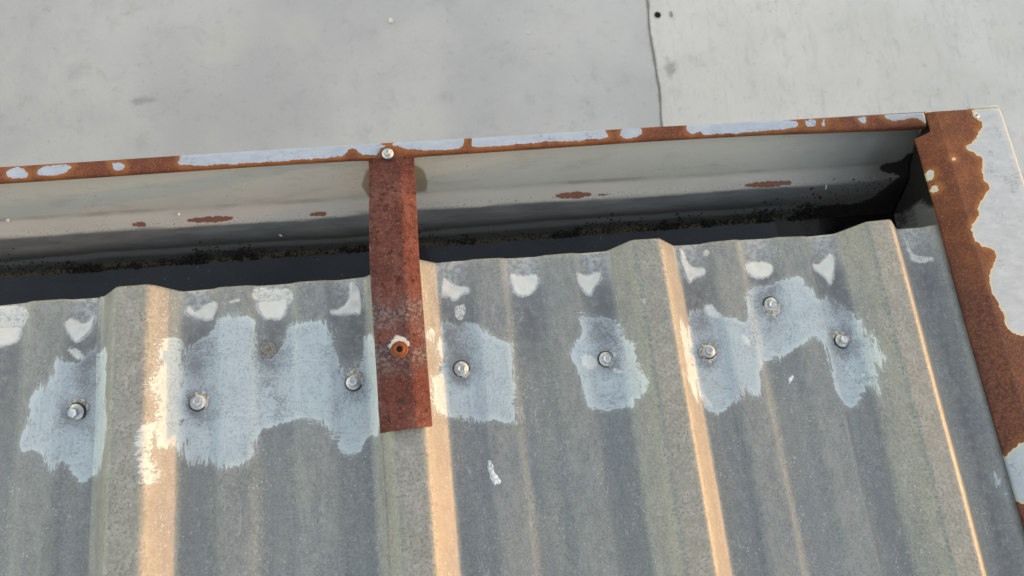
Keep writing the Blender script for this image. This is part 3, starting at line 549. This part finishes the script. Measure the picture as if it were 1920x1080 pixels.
for i, (sx, sy) in enumerate(D['screws']):
    z = float(roof_z(np.array([sx]), np.array([sy]))[0] + lift_of(np.array([sx]))[0])
    if i == 2:
        bm = bmesh.new()
        lathe(bm, [(.0092, -.001), (.0096, .0012), (.0082, .0020), (.0070, .0012), (.0056, .0014), (.0048, .0030), (.0032, .0026), (.0016, .0036)], 22)
        for v in bm.verts: v.co += Vector((rnd.uniform(-1, 1), rnd.uniform(-1, 1), rnd.uniform(-1, 1))) * .0006
        s = bm_obj('roof_screw', bm, M_OLD, roof, True); s['label'] = 'corroded screw with its hexagonal head worn away'
        s.location = (sx, sy, z); continue
    if proto is None: s = proto = make_screw(roof)
    else: s = copy_tree(proto, roof)
    s.location = (sx, sy, z); s.rotation_euler = (tilts[i][0], tilts[i][1], rnd.uniform(0, 6)); s.scale = (sizes[i],) * 3
# crusty sealant round the screws
for i, r0 in ((0, .0125), (1, .0115), (6, .0125), (7, .0125), (8, .0120), (4, .0105), (3, .0110), (5, .0108)):
    sx, sy = D['screws'][i]
    bm = bmesh.new(); ox, oy = [(0.001, .0035), (.0015, .002), 0, (.002, .005), (0, -.001), (0, 0), (-.001, -.0015), (.001, -.0045), (.0, .0015)][i] or (0, 0)
    n = 36; ph = rnd.uniform(0, 6)
    rings = lathe(bm, [(r0, -.0006), (r0 * .93, .0006), (r0 * .80, .0011), (r0 * .6, .0011)], n)
    for v in bm.verts:
        a = math.atan2(v.co.y, v.co.x); k = 1 + .07 * math.sin(3 * a + ph) + .05 * math.sin(7 * a + ph) + rnd.uniform(-.02, .02)
        v.co.x *= k; v.co.y *= k
    o = bm_obj('sealant_ring', bm, M_RING, roof, True) if False else bm_obj('sealant_ring', bm, None, roof, True)
    z = float(roof_z(np.array([sx]), np.array([sy]))[0] + lift_of(np.array([sx]))[0])
    o.location = (sx + ox, sy + oy, z)
M_RING = G('old_sealant', .65, .3)
M_RING = M_RING.out(M_RING.mix(M_RING.ss(M_RING.noise(330, 4, .7), .42, .60), (.16, .15, .145), (.42, .40, .38)), M_RING.noise(300, 4), .001, .6)
for o in [x for x in bpy.data.objects if x.name.startswith('sealant_ring')]: o.data.materials.append(M_RING)

# ------------------------------------------------------------------ eaves gutter
gutter = tag(empty('gutter', (0, 0, 0)), 'long metal eaves gutter with rust flecked pale blue front lip', 'gutter')
gx = np.concatenate([np.arange(-1.2, 1.050, .004), [1.0534]])
py_ = np.array(GY); pz_ = np.array(GZ)
tt = np.concatenate([[0], np.cumsum(np.hypot(np.diff(py_), np.diff(pz_)))])
ts = np.unique(np.concatenate([np.arange(0, tt[-1], .0025), tt]))
ty = np.interp(ts, tt, py_); tz = np.interp(ts, tt, pz_)
X, I = np.meshgrid(gx, np.arange(len(ts)), indexing='ij')
Y = ty[I] + gskew(X); Z = tz[I]
Yb = Y + .0009 * np.sin(X * 9 + Z * 40) * (Z > -.13)
inn = (I > np.searchsorted(ty[2:], .046))
a = dict(rust=np.where(Y.ravel() > .03, sdf(X, Y, D['gutrust']), -50), stain=np.where(Y.ravel() > .03, sdf(X, Y, D['stain']), -50),
         mold_shade=np.where(Y.ravel() > .03, -1000.0, -1000.0))
def far_sdf(px, py, poly):
    P = np.array(poly); Q = np.roll(P, -1, 0); x = px.ravel()[:, None]; y = py.ravel()[:, None]
    e = Q - P; wx, wy = x - P[:, 0], y - P[:, 1]
    t = np.clip((wx * e[:, 0] + wy * e[:, 1]) / ((e ** 2).sum(1) + 1e-12), 0, 1)
    d = np.hypot(wx - t * e[:, 0], wy - t * e[:, 1]).min(1)
    c = ((P[:, 1] > y) != (Q[:, 1] > y)) & (x < e[:, 0] * (y - P[:, 1]) / np.where(e[:, 1] == 0, 1e-12, e[:, 1]) + P[:, 0])
    return np.where(c.sum(1) % 2 == 1, d, -d) * 1000
a['mold_shade'] = far_sdf(X, Y, D['mold_shade'][0])
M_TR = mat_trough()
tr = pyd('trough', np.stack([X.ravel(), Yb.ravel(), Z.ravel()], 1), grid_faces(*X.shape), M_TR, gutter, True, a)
solid(tr, .0008, -1)
# front lip: hemmed flange, slightly dented under the strap screw
lx = np.concatenate([np.arange(-1.2, 1.046, .003), [1.046]])
def lip_in(x): return np.interp(x, [-1.2, -.176, .185, .240, .635, .80, 1.028, 1.1], [.165, .1570, .1560, .1555, .1545, .1525, .1458, .145]) - .0042 * np.exp(-((x - .2995) / .022) ** 2)
def lip_out(x): return np.interp(x, [-1.2, -.1766, .24, .637, 1.032, 1.1], [.181, .1743, .173, .1701, .1657, .165])
sec = [(0.0, -.0025, -.0060), (0.0, -.0008, -.0022), (.0, .0, -.0004), (.06, 0, 0), (.2, 0, .0002), (.4, 0, .0001), (.6, 0, .0002), (.8, 0, .0001), (.95, 0, 0), (1., 0, -.0005), (1., .0008, -.0022), (1., .0010, -.010), (1., .0010, -.020)]
U = np.array([s[0] for s in sec]); DY = np.array([s[1] for s in sec]); DZ = np.array([s[2] for s in sec])
U = U; X, I = np.meshgrid(lx, np.arange(len(sec)), indexing='ij')
Y = lip_in(X) * (1 - U[I]) + lip_out(X) * U[I] - DY[I] * -1.0
Z = -.018 + DZ[I] - .0016 * np.exp(-((X - .2995) / .03) ** 2) * (1 - U[I]) + .0008 * np.sin(X * 11) 
M_LIP = mat_masked_rust('lip_paint', 'mask', (.255, .310, .385), (.315, .37, .45), .38, 5.0, False, tint=.85)
lip = pyd('front_lip', np.stack([X.ravel(), Y.ravel(), Z.ravel()], 1), grid_faces(*X.shape), M_LIP, gutter, True, dict(mask=np.maximum(sdf(X, np.minimum(Y, lip_out(X)), D['lip']), np.where((X.ravel() < -.21), 3 * np.sin(X.ravel() * 55) - 1.5, -99))))
solid(lip, .0008, -1)
# end cap
bm = bmesh.new()
pr = [(y + float(gskew(1.036)), z) for y, z in zip(GY, GZ)] + [(float(lip_out(1.036)), -.0192)] 
for x in (1.0352, 1.0362): 
    pass
va = [bm.verts.new((1.0530, y, z)) for y, z in pr]; vb = [bm.verts.new((1.0542, y, z)) for y, z in pr]
bm.faces.new(va); bm.faces.new(vb[::-1])
for k in range(len(pr)): bm.faces.new((va[k], vb[k], vb[(k + 1) % len(pr)], va[(k + 1) % len(pr)]))
gc = G('end_cap_paint', .6, .35)
ez = gc.sep()
ec = gc.mix(gc.noise(30, 4), (.10, .105, .11), (.16, .165, .165))
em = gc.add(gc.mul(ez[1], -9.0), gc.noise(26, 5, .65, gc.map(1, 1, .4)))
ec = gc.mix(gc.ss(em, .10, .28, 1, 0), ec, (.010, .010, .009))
bm_obj('end_cap', bm, gc.out(ec, gc.noise(90, 4), .002, .4), gutter)
# standing water over the sludge
gw = G('dark_gutter_water', .08, .5)
wc = gw.mix(gw.ss(gw.noise(9, 4), .3, .7), (.010, .012, .016), (.018, .021, .026))
fl = gw.mul(gw.ss(gw.vor(90), .06, .16, 1, 0), gw.ss(gw.noise(16, 2), .52, .62))
wc = gw.mix(gw.mul(fl, .5), wc, (.13, .14, .15))
ex = gw.ss(gw.add(gw.sep()[0], gw.mul(gw.noise(20, 3), .02)), .868, .876)
wc = gw.mix(ex, wc, (.004, .004, .004))
gw.b.inputs['IOR'].default_value = 1.33
WX = np.linspace(-1.2, 1.052, 120); WY = np.linspace(0, 1, 8)
X, V = np.meshgrid(WX, WY, indexing='ij'); Y = -.0285 * (1 - V) + .0570 * V + gskew(X) * 1.0
pyd('standing_water', np.stack([X.ravel(), Y.ravel(), np.full(X.size, -.1300)], 1), grid_faces(*X.shape), gw.out(wc, gw.noise(30, 2), .0006, .15, gw.lin(gw.noise(40, 3), .3, .7, .10, .35)), gutter)
# black sludge crumbs along the tide line and heaped at the capped end
bm = bmesh.new()
def crumb(x, y, z, r):
    vs = []
    q = Matrix.Rotation(rnd.uniform(0, 6), 3, Vector((rnd.uniform(-1, 1), rnd.uniform(-1, 1), rnd.uniform(-1, 1))).normalized())
    for d in ((1, 0, 0), (-1, 0, 0), (0, 1, 0), (0, -1, 0), (0, 0, 1), (0, 0, -1)):
        vs.append(bm.verts.new(Vector((x, y, z)) + q @ (Vector(d) * r * rnd.uniform(.5, 1.2))))
    for f in ((0, 2, 4), (2, 1, 4), (1, 3, 4), (3, 0, 4), (2, 0, 5), (1, 2, 5), (3, 1, 5), (0, 3, 5)): bm.faces.new([vs[i] for i in f])
for _ in range(6500):
    x = rnd.uniform(-1.1, 1.03)
    dens = .55 + .40 * (math.sin(x * 19 + 1) * math.sin(x * 7.3 + .4) > .05) + max(0, (x - .55) * 1.2)
    if rnd.random() > dens: continue
    spread = .0035 + .0045 * max(0, math.sin(x * 33) * math.sin(x * 13 + 1)) + max(0, x - .75) * .045 + .003 * max(0, math.sin(x * 23))
    yy = .0595 + float(gskew(x)) + abs(rnd.gauss(0, spread)) - .002
    z = float(gz(x, min(yy, .16))) + .0004
    crumb(x, yy, z, rnd.uniform(.0006, .0019) * (1 + 1.1 * (math.sin(x * 61) * math.sin(x * 23 + 2) > .3)))
tag(bm_obj('sludge', bm, mat_simple('black_sludge', (.012, .011, .009), .85, 0, .25, .4, 200), gutter), kind='stuff')

# small pale chips lying in the gutter
M_CHIP = mat_simple('pale_chip', (.55, .55, .52), .7, 0, .3)
chips = ['white chip beside a dark crumb on the gutter ledge above the longest rust streak', 'round white chip on the gutter ledge at the left picture edge',
         'thin pale seed husk on the dark lower gutter wall left of the strap', 'thin pale husk on the dark gutter wall near the capped right end']
for i, (x, y) in enumerate(D['bits']):
    bm = bmesh.new(); bmesh.ops.create_icosphere(bm, subdivisions=2, radius=1)
    sx, sy, sz = [(.0022, .0017, .0012), (.0022, .0022, .001), (.0040, .0009, .0008), (.0012, .0045, .0008)][i]
    for v in bm.verts: v.co = Vector((v.co.x * sx, v.co.y * sy, v.co.z * sz)) * (1 + rnd.uniform(-.2, .2))
    o = bm_obj('pale_chip', bm, M_CHIP, None, True)
    o.location = (x, y, float(gz(x, y)) + sz * .8); o.rotation_euler = (math.radians(45) if i > 1 else .1, 0, -.6 if i == 2 else .2)
    tag(o, chips[i], 'chip', 'pale chips caught in the gutter')

# ------------------------------------------------------------------ gutter strap
strap = tag(empty('gutter_strap', (0, 0, 0), (-TH, 0, 0)), 'rusty flat metal strap screwed from gutter lip back over a roof rib', 'gutter strap')
M_STRAP = mat_strap()
SY = np.concatenate([np.arange(-.1975, .166, .0018)])
def strap_z(y):
    base = np.interp(y, [-.30, -.03, -.005, .03, .12, .145, .18], [.0384, .0384, .0378, .0322, .0028, -.0062, -.0068])
    return base
k = np.ones(11) / 11
zz_ = np.convolve(np.pad(strap_z(SY), 5, mode='edge'), k, 'valid')
UX = np.concatenate([np.linspace(-.0292, .0292, 33)])
def cross(u): return -np.clip(u - .0120, 0, 1) * .82 - np.clip(-.0225 - u, 0, 1) * .25
uc = cross(UX); uc = np.convolve(np.pad(uc, 1, mode='edge'), np.ones(3) / 3, 'valid')
Ug, Vg = np.meshgrid(UX, np.arange(len(SY)), indexing='ij')
Yg = SY[Vg]; cx = np.interp(Yg, [-.2, .0, .165], [.3020, .3012, .3028])
wd = np.interp(Yg, [-.2, .17], [.985, 1.0])
Xg = cx + Ug * wd
flat_ = np.clip((.150 - Yg) / .03, .25, 1)
Zg = zz_[Vg] + np.interp(Ug, UX, uc) * flat_
Yg2 = Yg + np.where(Vg == 0, .0002 * np.sin(Ug * 300) + Ug * .04, 0)
ssx, ssy = D['strapscrew']
halo = np.exp(-(((Xg - ssx) / .013) ** 2 + ((Yg - ssy - .005) / .012) ** 2))
plate = pyd('strap_plate', np.stack([Xg.ravel(), Yg2.ravel(), Zg.ravel()], 1), grid_faces(*Xg.shape), M_STRAP, strap, True, dict(halo=halo))
solid(plate, .0017, -1)
zs = float(np.interp(ssy, SY, zz_))
bm = bmesh.new(); lathe(bm, [(.0096, .0002), (.0098, .0016), (.0086, .0026), (.0070, .0022), (.0066, .0034), (.0063, .0062), (.0050, .0066), (.0040, .0060), (.0032, .0030)], 28)
for v in bm.verts: v.co += Vector((rnd.uniform(-1, 1), rnd.uniform(-1, 1), rnd.uniform(-1, 1))) * .0003
so = bm_obj('rusty_screw', bm, M_RUST, strap, True); so.location = (ssx, ssy, zs); so['label'] = 'orange rusted screw with hollow socket head'
bm = bmesh.new(); lathe(bm, [(.0034, .0030), (.0022, .0034), (.0010, .0030)], 12); o = bm_obj('socket', bm, mat_simple('dark_rust', (.03, .012, .01), .9), so); 
hx, hy = D['straphole']; bm = bmesh.new(); lathe(bm, [(.0026, .0001), (.0023, .0006), (.0017, .0004)], 16)
o = bm_obj('drilled_hole', bm, mat_simple('hole_dark', (.02, .014, .014), .9), strap, True); o.location = (hx, hy, float(np.interp(hy, SY, zz_)))
lsx, lsy = D['lipscrew']
s = copy_tree(proto, strap); s.name = 'lip_screw'
P = Matrix.Rotation(TH, 3, 'X') @ Vector((lsx, lsy - .0015, -.0180)); s.location = P; s.rotation_euler = (TH - .1, -.04, .4); s.scale = (.86, .86, .95)

# ------------------------------------------------------------------ rake trim
rake = tag(empty('rake_trim', (0, 0, 0), (-TH, 0, 0)), 'rusted sheet metal edge trim capping the right gable side of the roof', 'edge trim')
rp = [(1.0120, .0060), (1.0098, .0090), (1.0092, .0120), (1.0104, .0142), (1.0140, .0172), (1.018, .0206), (1.022, .0240), (1.026, .0274), (1.0295, .0297), (1.034, .0305), (1.045, .0304), (1.06, .0303), (1.075, .0301), (1.09, .0300), (1.105, .0299), (1.120, .0298), (1.1275, .0294), (1.1300, .0278), (1.1306, .0250), (1.1306, .000), (1.1306, -.04), (1.1306, -.09), (1.134, -.097)]
rpa = np.array(rp); tt = np.concatenate([[0], np.cumsum(np.hypot(np.diff(rpa[:, 0]), np.diff(rpa[:, 1])))])
ts = np.unique(np.concatenate([np.arange(0, tt[-1], .0022), tt]))
RX = np.interp(ts, tt, rpa[:, 0]); RZ = np.interp(ts, tt, rpa[:, 1])
s = np.concatenate([np.arange(0, .62, .003), np.arange(.62, 1.76, .04)])
I, Sg = np.meshgrid(np.arange(len(ts)), s, indexing='ij')
Y = .1500 - Sg
notch = np.clip((Y - .1215) / .0016, 0, 1)
Xr = RX[I] + .0006 * np.sin(Y * 17 + .5); Xr = np.where(RX[I] < 1.0235, Xr + (1.0235 - RX[I]) * notch, Xr)
Zr = RZ[I] + .0010 * np.sin(Y * 11 + 1) * np.clip((1.05 - RX[I]) / .05, 0, 1) - .0012 * np.exp(-Sg / .006)
Zr = np.where((RX[I] < 1.0235), Zr + (.0252 - RZ[I]) * notch, Zr)
M_TRIM = mat_masked_rust('rusted_trim', 'mask', (.272, .322, .372), (.318, .362, .405), .5, 9.0, True, tint=.72)
tp = pyd('trim_panel', np.stack([Xr.ravel(), Y.ravel(), Zr.ravel()], 1), grid_faces(*Xr.shape)[:, ::-1], M_TRIM, rake, True, dict(mask=sdf(Xr, Y, D['trim'])))
solid(tp, .0009, -1)
rx, ry = D['rivet']; bm = bmesh.new()
lathe(bm, [(.0046, .0), (.0046, .0007), (.0040, .0014), (.0026, .0017), (.0017, .0015), (.0014, .0004), (.0006, .0002)], 20)
o = bm_obj('rivet', bm, M_ZN2, rake, True); o.location = (rx, ry, .0304)
bm = bmesh.new(); box(bm, (1.088, .1515, .018), (1.1295, .1545, .0268)); bm_obj('end_tab', bm, mat_simple('tab_paint', (.38, .40, .41), .5, 0, .4, .15, 60), rake)
bm = bmesh.new(); box(bm, (1.060, .1440, -.11), (1.1290, .1480, .0262)); bm_obj('end_closure', bm, M_WALL, rake)

# ------------------------------------------------------------------ added unseen shed right of the yard (keeps the low sun off the concrete)
nb = tag(empty('added_shade_shed', (9.3, 0, GZ0)), 'long pale shed added out of view to shade the yard', 'building')
bm = bmesh.new(); box(bm, (0, -9, 0), (.2, 9.5, 2.9)); bm_obj('wall', bm, mat_simple('pale_block', (.42, .41, .38), .85, 0, .2, .12, 3), nb)
bm = bmesh.new(); box(bm, (-.15, -9.2, 2.902), (3.2, 9.7, 2.98)); bm_obj('roof', bm, mat_simple('sheet_roof', (.24, .25, .25), .6, .2, .4, .1, 3), nb)
bm = bmesh.new(); box(bm, (-.04, -2.2, 0), (-.002, -1.1, 2.1)); dr = bm_obj('door', bm, mat_simple('door_paint', (.12, .17, .2), .5), nb)
bm = bmesh.new(); box(bm, (-.08, -1.25, .95), (-.043, -1.15, 1.05)); bm_obj('handle', bm, M_ZN, dr)
